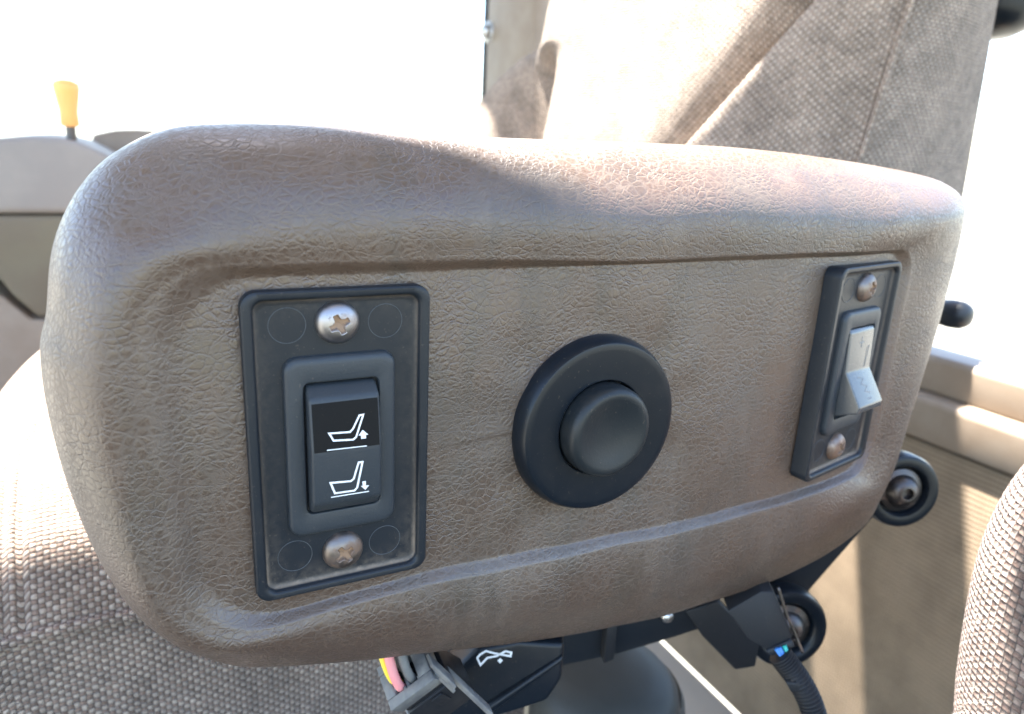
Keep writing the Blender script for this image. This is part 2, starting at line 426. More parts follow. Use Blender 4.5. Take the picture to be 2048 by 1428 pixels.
from_bm('post_body', prism([(606, 1036), (650, 1036), (650, 1238), (606, 1238)], 'z', -664, 960, 12), M['tan'], t)
from_bm('window_seal', prism([(606, 1239), (632, 1239), (632, 1252), (606, 1252)], 'z', -400, 960, 3), M['black'], t)
for zz, r in ((273, 13), (133, 15)):
    V, F = lathe([(r*1.5, 0), (r*1.5, 3), (r*.95, 5), (r*.9, 14), (r*.5, 18)], (-1, -.15, 0), (607, 1222, zz), 24)
    mesh('bolt', V, F, M['chrome'], t, sharp=40)
# far side window: pane with a white veil standing in for glare
def glass_mat():
    g = G('veiled_window_glass'); p = g.obj()
    tr = g.n('BsdfTransparent'); tr.inputs[0].default_value = (.93, .96, .95, 1)
    gl = g.n('BsdfGlossy'); gl.inputs['Roughness'].default_value = .02
    tl = g.n('BsdfTranslucent'); tl.inputs[0].default_value = (.62, .60, .56, 1)
    m1 = g.n('MixShader'); m2 = g.n('MixShader')
    g.set(m1.inputs[0], g.rng(g.noise(p, 9, 5, .65), .3, .8, .14, .34)); g.t.links.new(tr.outputs[0], m1.inputs[1]); g.t.links.new(tl.outputs[0], m1.inputs[2])
    fr = g.n('Fresnel'); fr.inputs[0].default_value = 1.45
    g.set(m2.inputs[0], fr.outputs[0]); g.t.links.new(m1.outputs[0], m2.inputs[1]); g.t.links.new(gl.outputs[0], m2.inputs[2])
    g.t.links.new(m2.outputs[0], g.out.inputs[0]); return g.m
o = from_bm('window_pane', prism([(-900, -20), (604, -20), (604, 900), (-900, 900)], 'y', 1262, 1267, 0), glass_mat(), sharp=None, smooth=False)
tag(o, 'veiled glass pane of the far cab window behind the orange lever', 'window')

# ------------------------------------------------------------------ console with lever at far left
t = thing('side_console', 'rounded grey console with darker lower half beside the far window', 'console', (-140, 690, -664))
from_bm('console_top', prism([(-420, 10), (-300, 38), (-166, 45), (-143, 49), (-119, 51.5), (-94, 51), (-74, 46), (-54, 36), (-20, 14), (20, -8), (20, -21), (-420, -21)], 'y', 690, 900, 6, 4), M['greypanel'], t)
from_bm('console_skirt', prism([(-420, -22.5), (19, -22.5), (12, -122), (-70, -126), (-133, -124), (-151, -102), (-160, -84), (-186, -62), (-420, -40)], 'y', 692, 900, 4, 3), M['darkpanel'], t)
from_bm('console_foot', prism([(-420, -62), (-190, -84), (-160, -104), (-140, -128), (-60, -132), (-60, -664), (-420, -664)], 'y', 700, 900, 3, 2), M['tan'], t)
o = from_bm('far_console', prism([(-90, -100), (-75, 52), (-50, 59), (-24, 61), (10, 60), (14, -100)], 'y', 905, 980, 4), M['tanrail'])
tag(o, 'small tan panel end peeping out behind the grey console and armrest pad', 'panel')
t = thing('control_lever', 'orange tapered lever knob on a thin shaft above the grey console', 'lever', (-86.5, 720, 49))
V, F = lathe([(7.5, 0), (8.5, 2), (8.2, 14), (9.6, 22), (11.4, 33), (12, 38), (11.2, 41), (7, 43.5), (2, 44.5)], (.01, 0, 1), (-86.5, 720, 62), 28, (1, 0, 0))
mesh('knob', V, F, M['orange'], t, sharp=60)
V, F = lathe([(6.5, -12), (6.5, 0), (4.6, 1), (4.6, 17)], (.01, 0, 1), (-86.5, 720, 48), 20)
mesh('shaft', V, F, M['hub'], t, sharp=40)

# distant trees seen through the veiled pane
def leaf_mat():
    g = G('tree_leaves'); n = g.noise(g.obj(), .8, 3)
    return g.fin(g.mix(n, (.05, .09, .03), (.12, .16, .06)), .8, spec=.2)
LEAF = leaf_mat(); BARK = paint('tree_bark', (.10, .08, .06), .9)
def tree(x, y, h, w, label):
    t = thing('tree', label, 'tree', (x, y, -1700), 'far trees beyond the field')
    base = Vector((x, y, -1700))
    V, F = tube(catmull([base, base+Vector((h*.01, 0, h*.3)), base+Vector((-h*.01, 0, h*.75))], 5), lambda s: h*.028*(1.2-s), 8)
    mesh('trunk', V, F, BARK, t)
    V = []; F = []
    cl = [(rnd.gauss(0, w*.22), rnd.gauss(0, w*.22), h*(.35+.6*rnd.random())) for _ in range(26)]
    for cx, cy, cz in cl:
        for _ in range(70):
            d = Vector((rnd.gauss(0, 1), rnd.gauss(0, 1), rnd.gauss(0, .8)))*w*.075
            c = base+Vector((cx, cy, cz))+d; a = Vector((rnd.gauss(0, 1), rnd.gauss(0, 1), rnd.gauss(0, 1))).normalized(); b = a.orthogonal().normalized()
            s = w*.03*(.6+rnd.random()); k = len(V)
            V += [tuple(c+a*s), tuple(c+b*s*.6), tuple(c-a*s), tuple(c-b*s*.6)]; F.append((k, k+1, k+2, k+3))
    mesh('crown', V, F, LEAF, t, smooth=False)
tree(3300, 100000, 5200, 4200, 'pale hazy tree far beyond the field, seen above the armrest corner')
tree(-18500, 88000, 4200, 3600, 'pale hazy tree far beyond the field at the left edge')

# ------------------------------------------------------------------ seat
SEAT = thing('operator_seat', 'brown woven operator seat with bolstered backrest behind the armrest pad', 'seat', (100, 340, -334))
def backrest():
    t = SEAT
    A = np.array([360., 148.]); wd = np.array([-.141, .990]); nd = np.array([-.990, -.141])
    zs = np.linspace(-110, 430, 150)
    ws = np.concatenate([np.linspace(-95, -6, 26), np.linspace(-4, 411, 190), np.linspace(415, 470, 18)])
    V = []; UV = []
    for z in zs:
        k = (z-75)/78.
        vn = np.clip(112-.66*(z-75), 22, 150)                        # near bolster: where its valley lies
        fb = np.clip(1-(z-20)/135., 0, 1)**.6                         # far bolster fades out upward
        top = 345 + 72*np.clip(1-((z-18)/146.)**4, 0, 1) if z > 18 else 417.
        
        lean = .17*(z-80)
        prev = None; arc = 0
        for w_ in ws:
            if w_ < 0:
                s = -w_; back = s*(1+.34*np.clip((175-z)/100., -.6, 1.4)); ww = 0 - 5*sin(min(s/95, 1)*pi)
                n = -back; 
                # rounded shoulder near the seam
                n = -(back*back/(back+7.)); ww -= 3*(1-math.exp(-back/6))
                ridge = 60*np.clip(vn/112, .25, 1.1)
                n += ridge*.18*math.exp(-back/25)
                w2 = ww
            else:
                f = min(w_, 411)/411.; w2 = f*top
                x = w2
                ridge = 60*np.clip(vn/112, .25, 1.1)
                if x < vn:
                    u = x/vn
                    b = ridge*(.18 + .82*sin(min(u/.80, 1)*pi/2)**1.1) if u < .80 else ridge*(cos((u-.80)/.20*pi)*.5+.5)
                    if u > .8: b = max(b, 0)
                else:
                    b = 0
                # cushion of the main panel, with a rolled edge along the valley
                m = x - vn
                mainp = 24*(1-math.exp(-(max(m, 0)/22.)**1.4))
                fe = 312
                fm = max(0, (fe - x))
                kf = min(1, fb/.45); kf = kf*kf*(3-2*kf)
                valley = 1-math.exp(-max(fm, 0)/9.)
                edge = 1-max(0, min(1, (x-308)/37.))**3
                mainp *= kf*valley + (1-kf)*edge
                fbb = 0
                if x > fe and fb > 0:
                    u = (x-fe)/(top-fe+1e-6) if top > fe+5 else 0
                    fbb = 62*fb*(sin(min(u/.82, 1)*pi/2)**1.15 if u < .82 else sqrt_(1-((u-.82)/.18)**2))
                n = b + mainp*(1 if True else 0) + fbb
                if w_ > 411:
                    q = w_-411; n = n - q*1.6; w2 = top + 6*sin(min(1, q/30)*pi/2)
            p2 = A + wd*w2 + nd*n
            V.append((p2[0]+lean, p2[1], z)); 
    V = np.array(V).reshape(len(zs), len(ws), 3)
    d = np.linalg.norm(np.diff(V, axis=1), axis=2); U = np.concatenate([np.zeros((len(zs), 1)), np.cumsum(d, 1)], 1); U = U - U[:, 26:27]
    UV = np.stack([U, np.broadcast_to(zs[:, None]*1.03, U.shape)], 2).reshape(-1, 2)
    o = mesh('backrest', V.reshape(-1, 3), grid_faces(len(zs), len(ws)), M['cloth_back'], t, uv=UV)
    # seam along the near edge of the bolster
    seam = [Vector(V[i, 28]) + Vector((-.6, -1.0, 0)) for i in range(0, len(zs), 3)]
    Vt, Ft = tube(seam, 1.9, 10)
    a = np.arange(len(seam))*10.8
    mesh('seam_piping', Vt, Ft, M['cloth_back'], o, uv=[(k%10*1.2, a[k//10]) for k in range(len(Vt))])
    return t
def sqrt_(x): return math.sqrt(max(0, x))
backrest()

def cushion():
    t = SEAT
    prof = [(150, -330), (139, -260), (134, -200), (132, -150), (131, -128), (131.5, -121), (134, -115.5), (139, -108), (147, -98), (158, -88), (173, -79), (192, -72), (216, -67), (245, -65), (290, -64), (345, -64), (390, -66), (430, -70), (470, -77), (500, -88), (520, -108), (530, -140), (533, -200), (533, -300)]
    pts = [Vector((0, a, b)) for a, b in prof]; pts = catmull(pts, 7)
    xs = np.concatenate([np.linspace(-116, -110, 5)[:-1], np.linspace(-110, -68, 42), np.linspace(-66, 205, 84)])
    L = [0]
    for a, b in zip(pts, pts[1:]): L.append(L[-1]+(b-a).length)
    V = []; UV = []
    for i, p in enumerate(pts):
        for x in xs:
            y, z = p.y, p.z
            e = max(0, -(x+88))/30.                                    # waterfall front edge
            yy = max(0, y-290)/130.                                    # rounded far corner
            z2 = z - 26*e**2.6
            if z > -120:
                for xc, dp in ((-88, 2.2), (-94, 1.8)):
                    bend = xc + max(0, y-200)*.30
                    z2 -= dp*math.exp(-((x-bend)/1.5)**2)
            z2 += 3.2*math.exp(-((x+70)/38)**2) * (1 if z > -160 else .6)
            xx = x + (26*yy**1.5*max(0, min(1, -x/110)) if x < 0 else 0)
            V.append((xx, y + .000*x, z2)); UV.append((x, L[i]))
    o = mesh('cushion', V, grid_faces(len(pts), len(xs)), M['cloth'], t, uv=UV)
    # front face
    col = [V[i*len(xs)] for i in range(len(pts))]
    V2 = []; UV2 = []
    for k, (dx, dz) in enumerate(((0, 0), (-3, -6), (-4, -16), (0, -60), (10, -160))):
        for i, c in enumerate(col): V2.append((c[0]+dx, c[1], c[2]+dz if c[2] > -190 else c[2])); UV2.append((k*10, L[i]))
    mesh('cushion_front', V2, grid_faces(5, len(col)), M['cloth'], o, uv=UV2)
    wi = min(range(len(pts)), key=lambda i: abs(pts[i].z+122) + abs(pts[i].y-131))
    weltp = [Vector(V[wi*len(xs)+j]) + Vector((0, -1.2, .4)) for j in range(0, len(xs), 2)]
    Vt, Ft = tube(weltp, 2.3, 10)
    acc = [0]
    for a, b in zip(weltp, weltp[1:]): acc.append(acc[-1]+(b-a).length)
    mesh('piping', Vt, Ft, M['cloth'], o, uv=[(acc[k//10], k%10*1.45) for k in range(len(Vt))])
    from_bm('seat_pan', prism([(-110, -300), (195, -300), (195, -334), (-110, -334)], 'y', 160, 520, 4), M['black'], t)
    return t
cushion()

def bolster():
    t = thing('side_bolster', 'dark brown coarse woven bolster with fuzzy edge at lower right corner', 'bolster', (219, -72, -260))
    prof = [(.01, 3), (8, 2), (16, -2), (22.5, -8.5), (27, -14), (30.6, -20.6), (34.2, -33.8), (36.2, -50.8), (35.8, -71), (33.8, -96), (31.5, -116), (30, -150), (28, -200), (24, -240), (10, -260)]
    P = catmull([Vector((r, 0, z)) for r, z in prof], 7)
    n = 150; V = []; UV = []; L = 0; F = []
    for i, p in enumerate(P):
        if i: L += (p-P[i-1]).length
        ax = Vector((214, -72, p.z))
        for j in range(n+1):
            th = 2*pi*j/n - pi*.1
            V.append((ax.x + p.x*cos(th), ax.y + p.x*sin(th), p.z)); UV.append((35*(th), L))
    mesh('bolster_cover', V, grid_faces(len(P), n+1), M['cloth_near'], t, uv=UV)
    # loose fibres standing off the cloth
    VV = []; FF = []
    for _ in range(5200):
        z = rnd.uniform(-130, 0); i = min(range(len(P)), key=lambda q: abs(P[q].z-z)); r = P[i].x
        th = rnd.uniform(pi*.75, pi*1.75)
        c = Vector((214 + r*cos(th), -72 + r*sin(th), z)); nn = Vector((cos(th), sin(th), .3))
        d = (nn + Vector((rnd.gauss(0, .8), rnd.gauss(0, .8), rnd.gauss(0, .8)))).normalized()
        ln = rnd.uniform(.6, 2.4); s = d.orthogonal().normalized()*.05; b = len(VV); c = c - nn*.2
        VV += [tuple(c-s), tuple(c+s), tuple(c+d*ln+Vector((0, 0, -.25*ln)))]; FF.append((b, b+1, b+2))
    f = mesh('cloth_fuzz', VV, FF, paint('loose_fibres', (.34, .30, .25), .9, .2), t, smooth=False); f['kind'] = 'stuff'
bolster()

# dark grip at upper right, latch handle of the rear window
t = thing('black_grip', 'black rounded plastic grip hanging at the upper right corner beside the backrest', 'grip', (540, 200, 200))
V, F = lathe([(.5, 0), (14, 1.5), (22, 6), (26, 14), (28, 26), (28, 60), (26, 110)], (.12, .1, 1), (536.5, 200, 160), 40)
mesh('grip_body', V, F, M['gloss'], t)
V, F = lathe([(8, 0), (8, 160)], (.12, .1, 1), (549, 210, 268), 20)
mesh('grip_rod', V, F, M['chrome'], t)
t = thing('window_latch', 'black window latch knob on a shiny pin, right of the armrest pad', 'latch', (652, 244, -70))
ax = (.0, -1, .05)
V, F = lathe([(6.5, -32), (6.5, -3), (8, -2), (8, 4)], ax, (652, 262, -69), 20); mesh('latch_pin', V, F, M['chrome'], t, sharp=40)
V, F = lathe([(9, 0), (13, 3), (14, 12), (13.4, 22), (10, 28), (3, 30)], ax, (652, 263, -69), 28); mesh('latch_knob', V, F, M['black'], t)
from_bm('latch_bracket', prism([(650, -112.5), (662, -112.5), (662, -60), (650, -60)], 'y', 288, 294, 1), M['black'], t)

# ------------------------------------------------------------------ armrest pad
OUT = [(-55,30),(-53,41),(-50,49),(-45.5,56),(-40,61),(-31,66),(-21,68),(0,69),(22,68.5),(46,68.5),(79,69),(125,69.5),(167,68),(208,65),(232,62),(246,57),(249,45),(249,24),(248,7),(243,-14),(239,-33),(236,-52),(230,-65),(221,-77),(196,-88),(158,-92),(112,-91),(70,-86),(36,-78.8),(5,-72.4),(-20,-65.4),(-33,-57.6),(-44,-43),(-51,-27),(-55,-10),(-57,8),(-57,22)]
def pad_field():
    n = 760; cx, cz, ax_, az_ = 82., -1.5, 112., 39.5
    def poly(P, dens):
        Q = []; m = len(P)
        for i in range(m):
            a, b, c, d = (np.array(P[(i+k) % m], float) for k in (-1, 0, 1, 2))
            for t in np.linspace(0, 1, dens, endpoint=False):
                Q.append(.5*(2*b+(c-a)*t+(2*a-5*b+4*c-d)*t*t+(3*b-a-3*c+d)*t**3))
        return np.array(Q)
    def resample(Q, ths):
        a = np.arctan2((Q[:, 1]-cz)/az_, (Q[:, 0]-cx)/ax_); o = np.argsort(a); a = a[o]; Q = Q[o]
        a = np.concatenate([a-2*pi, a, a+2*pi]); Q = np.concatenate([Q, Q, Q])
        return np.stack([np.interp(ths, a, Q[:, 0]), np.interp(ths, a, Q[:, 1])], 1)
    # inner recess: rounded rectangle with its own corner radii
    I = []
    for (x, z, r, a0) in ((194, 38.3, 9, 0), (-30.5, 38.3, 15, 90), (-30.5, -40.5, 17, 180), (194, -41.5, 12, 270)):
        c = (x-r if x > 0 else x+r, z-r if z > 0 else z+r)
        for k in range(13):
            a = radians(a0+90*k/12); I.append((c[0]+r*cos(a), c[1]+r*sin(a)))
    Iq = []
    for i in range(len(I)):
        a, b = np.array(I[i]), np.array(I[(i+1) % len(I)])
        m = max(2, int(np.linalg.norm(b-a)/1.2))
        for k in range(m): Iq.append(a+(b-a)*k/m)
    Iq = np.array(Iq)
    lowb = Iq[:, 1] < -36
    Iq[:, 1] += np.where(lowb, 1.6*np.exp(-((Iq[:, 0]-28)/22)**2) - 1.5*np.exp(-((Iq[:, 0]-108)/40)**2) + .22*np.sin(Iq[:, 0]/9.3) + .12*np.sin(Iq[:, 0]/4.1+1), 0)
    # angles: spread evenly along the outline
    O0 = poly(OUT, 24); per = np.arctan2((O0[:, 1]-cz)/az_, (O0[:, 0]-cx)/ax_)
    per = np.sort(per); ths = np.interp(np.linspace(0, len(per), n, endpoint=False), np.arange(len(per)+1), np.append(per, per[0]+2*pi))
    O = resample(O0, ths); I = resample(Iq, ths)
    for _ in range(2): O = (np.roll(O, 1, 0)+2*O+np.roll(O, -1, 0))/4
    D = O-I; L = np.linalg.norm(D, axis=1)
    # side weights from the direction of travel
    dn = D/L[:, None]; up = np.clip(dn[:, 1], 0, 1)**2; dw = np.clip(-dn[:, 1], 0, 1)**2; rt = np.clip(dn[:, 0], 0, 1)**2; lf = np.clip(-dn[:, 0], 0, 1)**2
    tot = up+dw+rt+lf
    def side(u, d, r, l):
        v = (u*up+d*dw+r*rt+l*lf)/tot
        k = np.ones(41)/41; return np.convolve(np.concatenate([v[-40:], v, v[:40]]), k, 'same')[40:-40]
    hst = side(3.3, 2.7, 3.0, 2.5); wc = side(1.2, 2.3, 5.5, 7.0); ys = side(24, 22, 26, 20); bump = side(1.3, 1.2, 1.2, 1.6)
    pw = side(2.5, 2.2, 2.2, 2.3)
    # the crease is softest round the upper left corner and sharpest over the button
    soft_tl = np.exp(-(((I[:, 0]+15)/38)**2+((I[:, 1]-38)/30)**2)); wc = wc + 3.0*soft_tl
    floor = lambda x: np.where(x > 155, 5.2*((np.clip(x, 155, 260)-155)/39.)**1.6, 0)
    rows = []; dust = []; soft = []
    c0 = np.array([cx, cz])
    for f in np.concatenate([np.linspace(.02, .9, 16), [.94, .97, .985]]):
        p = c0+(I-c0)*f; rows.append(np.stack([p[:, 0], floor(p[:, 0]), p[:, 1]], 1)); dust.append(np.zeros(n)); soft.append(np.zeros(n)+.0)
    for s in np.linspace(0, 1, 15):
        p = I + dn*(wc*s)[:, None]
        e = s*s*(3-2*s)
        y = floor(p[:, 0]) - hst*e + .35*np.sin(s*pi)*side(1, 0, .3, .2)
        rows.append(np.stack([p[:, 0], y, p[:, 1]], 1)); dust.append(side(.1, .95, .15, .12)*np.exp(-((s-.62)/.42)**2)); soft.append(np.full(n, .9*np.exp(-((s-.7)/.5)**2)))
    base = I + dn*wc[:, None]; L2 = L-wc
    for s in np.linspace(0, 1, 56)[1:]:
        q = sin(s*pi/2)**1.0 if s < 1 else 1.0
        q = .5*q+.5*s if s < .6 else q*(.5+.5*((s-.6)/.4)) + s*(.5-.5*((s-.6)/.4))
        p = base + dn*(L2*q)[:, None]
        fl = floor(base[:, 0])
        E = 1-(1-q**pw)**(1/pw)
        y = fl - hst + (ys+hst-fl*.0)*E - bump*sin(min(q/.75, 1)*pi)**1.3*(1 if q < .75 else 0)
        rows.append(np.stack([p[:, 0], y, p[:, 1]], 1)); dust.append(side(0, .35, 0, 0)*math.exp(-(q*L2.mean()/3.)**2)*np.ones(n)); soft.append(np.full(n, .6*math.exp(-q*9)))
    yb = 120.
    for s in np.linspace(0, 1, 26)[1:]:
        a = s*pi/2; sh = 1-cos(a)
        ins = 20*(sh**1.4)
        p = O - dn*ins; y = rows[19+15+54][:, 1] + (yb-ys)*sin(a)
        rows.append(np.stack([p[:, 0], y, p[:, 1]], 1)); dust.append(np.zeros(n)); soft.append(np.zeros(n))
    for f in (.8, .4, .05):
        p = c0+(rows[-1][:, [0, 2]]-c0)*f if f == .8 else c0+(O-c0)*f*.7
        rows.append(np.stack([p[:, 0], np.full(n, yb+1), p[:, 1]], 1)); dust.append(np.zeros(n)); soft.append(np.zeros(n))
    V = np.concatenate(rows)
    # gentle hand-made unevenness, puckers round the push button
    x, z = V[:, 0], V[:, 2]
    wob = .35*np.sin(x/17+1.3)*np.sin(z/13+.4)+.25*np.sin(x/9.1+z/11.7)+.2*np.sin(x/6.3-z/8.9+2)
    rr = np.hypot(x-69.3, z+4.9); an = np.arctan2(z+4.9, x-69.3)
    front = V[:, 1] < 20
    V[:, 1] += np.where(front, wob*.7+.45, 0) + np.where(front & (rr > 20), .9*np.exp(-((rr-25)/9)**2) + .22*np.sin(an*9+1.2*np.sin(an*2.3))*np.exp(-((rr-30)/8)**2), 0)
    F = grid_faces(len(rows), n, True)
    F.append(tuple(range(n))[::-1]); F.append(tuple(range((len(rows)-1)*n, len(rows)*n)))
    return V, F, np.concatenate(dust), np.concatenate(soft)
V, F, du, sf = pad_field()
ARM = thing('armrest', 'large brown grained vinyl armrest with two rocker switches and a round button', 'armrest', (95, 40, -92))
PAD = mesh('pad', V, F, M['vinyl'], ARM, attrs={'dust': du, 'soft': sf})

# ------------------------------------------------------------------ screws
def screw(parent, x, z, y, mat, turn, r=4.85, h=2.9):
    nr, nth = 42, 112; V = []; rec = []
    ca, sa = cos(turn), sin(turn)
    for i in range(nr+1):
        f = i/nr; rr = r*(1-(1-f)**1.15) if False else r*f
        for j in range(nth):
            th = 2*pi*j/nth; px, pz = rr*cos(th), rr*sin(th)
            dome = h*(1-(rr/r)**2.6)**.55 if rr < r else 0
            u, v = px*ca+pz*sa, -px*sa+pz*ca
            a, b = max(abs(u), abs(v)), min(abs(u), abs(v))
            wdt = .55 + .75*max(0, 1-a/1.5)**1.3                       # Phillips wing, filleted at the centre
            sd = min(wdt-b, 2.15-a)
            m = min(1, max(0, sd/.16+.5)); m = m*m*(3-2*m)
            dep = m*(1.9-.42*a)
            V.append((px, -(dome-dep), pz)); rec.append(min(1, m*1.2))
    F = grid_faces(nr+1, nth, True)
    o = mesh('screw', V, F, mat, parent, local=True, attrs={'recess': rec}); o.location = Vector((x, y, z))*K
    k = len(V)
    return o

# ------------------------------------------------------------------ switches
def switch(name, label, loc, yaw, steels, group):
    t = loft('switch_plate', [(20.2, 36.0, 3.4, 3.4), (20.3, 36.1, 3.4, -1.6), (20.15, 35.95, 3.3, -2.05), (19.8, 35.6, 3.0, -2.3), (18.5, 34.7, 2.6, -2.3), (18.2, 34.4, 2.5, -2.15), (17.9, 34.1, 2.5, -1.7), (17.7, 33.9, 2.4, -.9), (17.2, 33.4, 2.2, -.45), (16.4, 32.6, 2.0, -.35)], M['plate'], ARM, n=10)
    t.location = Vector(loc)*K - ARM.location; t.rotation_euler = (0, 0, yaw); t['label'] = label
    loft('switch_bezel', [(12.4, 21.4, 3.2, -.2), (12.3, 21.3, 3.2, -1.1), (12.0, 21.0, 3.0, -1.7), (11.4, 20.4, 2.6, -2.05), (10.6, 19.6, 2.2, -2.15), (8.75, 16.1, 1.7, -2.2), (8.5, 15.85, 1.6, -2.1), (8.35, 15.7, 1.5, -1.8), (8.3, 15.65, 1.5, 6)], M['rocker'], t, n=8)
    for (x, z, y, mat, turn) in steels: screw(t, x, z, y, mat, turn)
    for x, z in ((-10.9, 28.3), (10.3, 28.0), (-11.2, -26.6), (10.1, -27.2)):   # ejector pin marks moulded in the plate
        n = 48; V = []
        for r, y in ((3.95, -.36), (3.92, -.44), (3.80, -.44), (3.77, -.36)): V += [(x+r*cos(2*pi*j/n), y, z+r*sin(2*pi*j/n)) for j in range(n)]
        mesh('moulding_ring', V, grid_faces(4, n, True), M['mark'], t, local=True)
    return t
def rocker(parent, prof, hw, mat, bev=.7):
    bm = prism([(y, z) for z, y in prof], 'x', -hw, hw, bev, 4)
    return from_bm('rocker', bm, mat, parent, local=True, sharp=50)
def face_y(prof, off):
    zz = np.array([p[0] for p in prof])[::-1]; yy = np.array([p[1] for p in prof])[::-1]
    return lambda x, z: float(np.interp(z, zz, yy)) - off
def flat(name, pts, yf, mat, parent):
    V = [(x, yf(x, z), z) for x, z in pts]; cx = sum(p[0] for p in pts)/len(pts); cz = sum(p[1] for p in pts)/len(pts)
    V.append((cx, yf(cx, cz), cz)); n = len(pts)
    return mesh(name, V, [(i, (i+1) % n, n) for i in range(n)], mat, parent, smooth=False, local=True)

SG = None
s1 = switch('seat_height_switch', 'black rocker switch with two white seat symbols at left of the pad', (0, 0, 0), -.012,
            [(-.4, 28.4, -.3, M['steel'], .42), (-.2, -27.4, -.3, M['dullsteel'], .62)], SG)
P1 = [(15.1, 2.5), (15.1, -1.1), (12.5, -4.45), (.9, -6.15), (-11.8, -5.75), (-14.9, -3.2), (-15.2, 2.5)]
r1 = rocker(s1, P1, 7.85, M['rocker'], .95)
f1 = face_y(P1[1:-1], .035); 
film_box = [(-6.9, 12.3), (6.9, 12.3), (6.9, .95), (-6.9, .95)]
V = []; F = []
for i in range(13):
    z = .95+(11.7-.95)*i/12; V += [(-7.25, f1(0, z), z), (7.25, f1(0, z), z)]
    if i: F.append((2*i-2, 2*i-1, 2*i+1, 2*i))
mesh('upper_face_film', V, F, M['label'], s1, local=True)  # thin film, darker than the rest of the rocker
f2 = face_y(P1[1:-1], .085)
for pts, cl, wd, nm in (([(-3.84, 4.98), (.7, 4.71), (1.4, 5.34), (2.97, 8.16), (3.83, 8.21), (2.01, 3.44), (1.31, 2.92), (-2.99, 3.29)], True, .40, 'seat_symbol'),
                        ([(-3.89, -6.67), (.63, -7.03), (1.29, -6.56), (2.42, -2.67), (3.29, -2.7), (2.07, -8.9), (1.41, -9.55), (-2.95, -9.42)], True, .46, 'seat_symbol'),
                        ([(-4.49, 1.33), (4.3, 1.09)], False, .22, 'floor_line'), ([(-3.82, -10.26), (4.76, -10.36)], False, .24, 'floor_line')):
    V, F = stroke(pts, wd, cl, f2); mesh(nm, V, F, M['white'], s1, smooth=False, local=True)
flat('arrow_symbol', [(3.53, 4.81), (4.76, 3.6), (4.21, 3.63), (4.21, 2.83), (3.07, 2.82), (3.08, 3.62), (2.55, 3.64)], f2, M['white'], s1)
flat('arrow_symbol', [(3.24, -7.57), (4.06, -7.6), (4.05, -8.73), (4.82, -8.82), (3.93, -9.84), (2.89, -8.69), (3.33, -8.72)], f2, M['white'], s1)

s2 = switch('lumbar_switch', 'black rocker switch with tilted grey rocker and faint plus sign, at right of the pad', (171.6, .6, -.2), .194,
            [(-.2, 28.4, -.3, M['dullsteel'], .25), (-.4, -27.4, -.3, M['rusty'], .75)], SG)
P2 = [(15.3, 2.5), (15.3, -1.6), (14.2, -2.5), (1.1, -3.3), (-9.2, -9.7), (-11.3, -9.4), (-14.9, -.5), (-15.2, 2.5)]
r2 = rocker(s2, P2, 7.9, M['rocker_glint'], .55)
f3 = face_y(P2[1:-1], .05)
V, F = stroke([(-1.7, 10.4), (1.7, 10.4)], .5, False, f3); V2, F2 = stroke([(0, 12.2), (0, 8.7)], .5, False, lambda x, z: f3(x, z)-.01)
b = len(V); mesh('plus_symbol', V+V2, F+[tuple(i+b for i in f) for f in F2], M['greyprint'], s2, smooth=False, local=True)
V, F = stroke([(3.9, 1.6), (5.4, 8.6), (4.2, 8.2), (3.3, 1.6)], .26, False, f3); mesh('wedge_symbol', V, F, M['greyprint'], s2, smooth=False, local=True)
V, F = stroke([(-2.4, -.9), (.9, -1.6), (-1.7, -3.0), (1.6, -3.9), (-1.0, -5.2), (2.2, -5.9)], .55, False, f3); mesh('lumbar_symbol', V, F, M['greyprint'], s2, smooth=False, local=True)
V, F = stroke([(-.8, -7.4), (1.6, -7.4)], .5, False, f3); mesh('minus_symbol', V, F, M['greyprint'], s2, smooth=False, local=True)

# ------------------------------------------------------------------ push button
V, F = lathe([(24.9, 1.2), (24.9, -.2), (24.7, -1.2), (23.9, -3.3), (23.5, -3.75), (23.0, -3.9), (21.6, -3.9), (18.5, -3.75), (14.4, -3.65), (13.6, -3.6), (13.3, -3.3), (13.2, 0)], (0, 1, 0), (69.6, 0, -4.9), 128)
t = mesh('button_flange', V, F, M['gloss'], ARM, sharp=30)
V, F = lathe([(12.75, 0), (12.75, -5.6), (12.65, -7.0), (12.25, -8.1), (11.5, -8.8), (10.6, -9.0), (9.6, -8.85), (7.8, -8.3), (5.5, -7.75), (3, -7.4), (.1, -7.3)], (0, 1, 0), (69.6, 0, -4.9), 112)
mesh('button_cap', V, F, M['dish'], t)

# ------------------------------------------------------------------ pivots and brackets under the pad
def pivot(label, c, ax, r):
    V, F = lathe([(r*.98, 9), (r, 7), (r, 1), (r*.96, -.8), (r*.88, -1.4), (r*.70, -.9), (r*.64, .6), (r*.62, 3.2)], ax, c, 72); o = mesh('pivot_disc', V, F, M['gloss'], BR, sharp=45); o['label'] = label
    V, F = lathe([(r*.60, 3), (r*.58, 1.2), (r*.44, .4), (r*.40, -1.4), (r*.30, -3.6), (r*.17, -4.6), (r*.15, -4.5), (r*.14, -2.0), (.1, -1.9)], ax, c, 48); mesh('hub', V, F, M['hub'], o, sharp=45)
a1 = (.40, .90, -.12)
t = BR = thing('armrest_bracket', 'black bracket with two pivot discs carrying the armrest from below', 'bracket', (150, 40, -155))
pivot('upper black pivot disc with grey socket screw beside the pad edge', (257, 24.5, -73), a1, 17.0)
pivot('lower black pivot disc partly behind the corrugated cable', (205, 30.5, -134), a1, 18.5)
from_bm('arm_plate', solid([(262, 36, -62), (270, 34, -80), (262, 38, -92), (222, 46, -146), (204, 48, -154), (190, 50, -142), (196, 48, -120), (240, 40, -66)], (3, 6, 0), 1.2), M['black'], t)
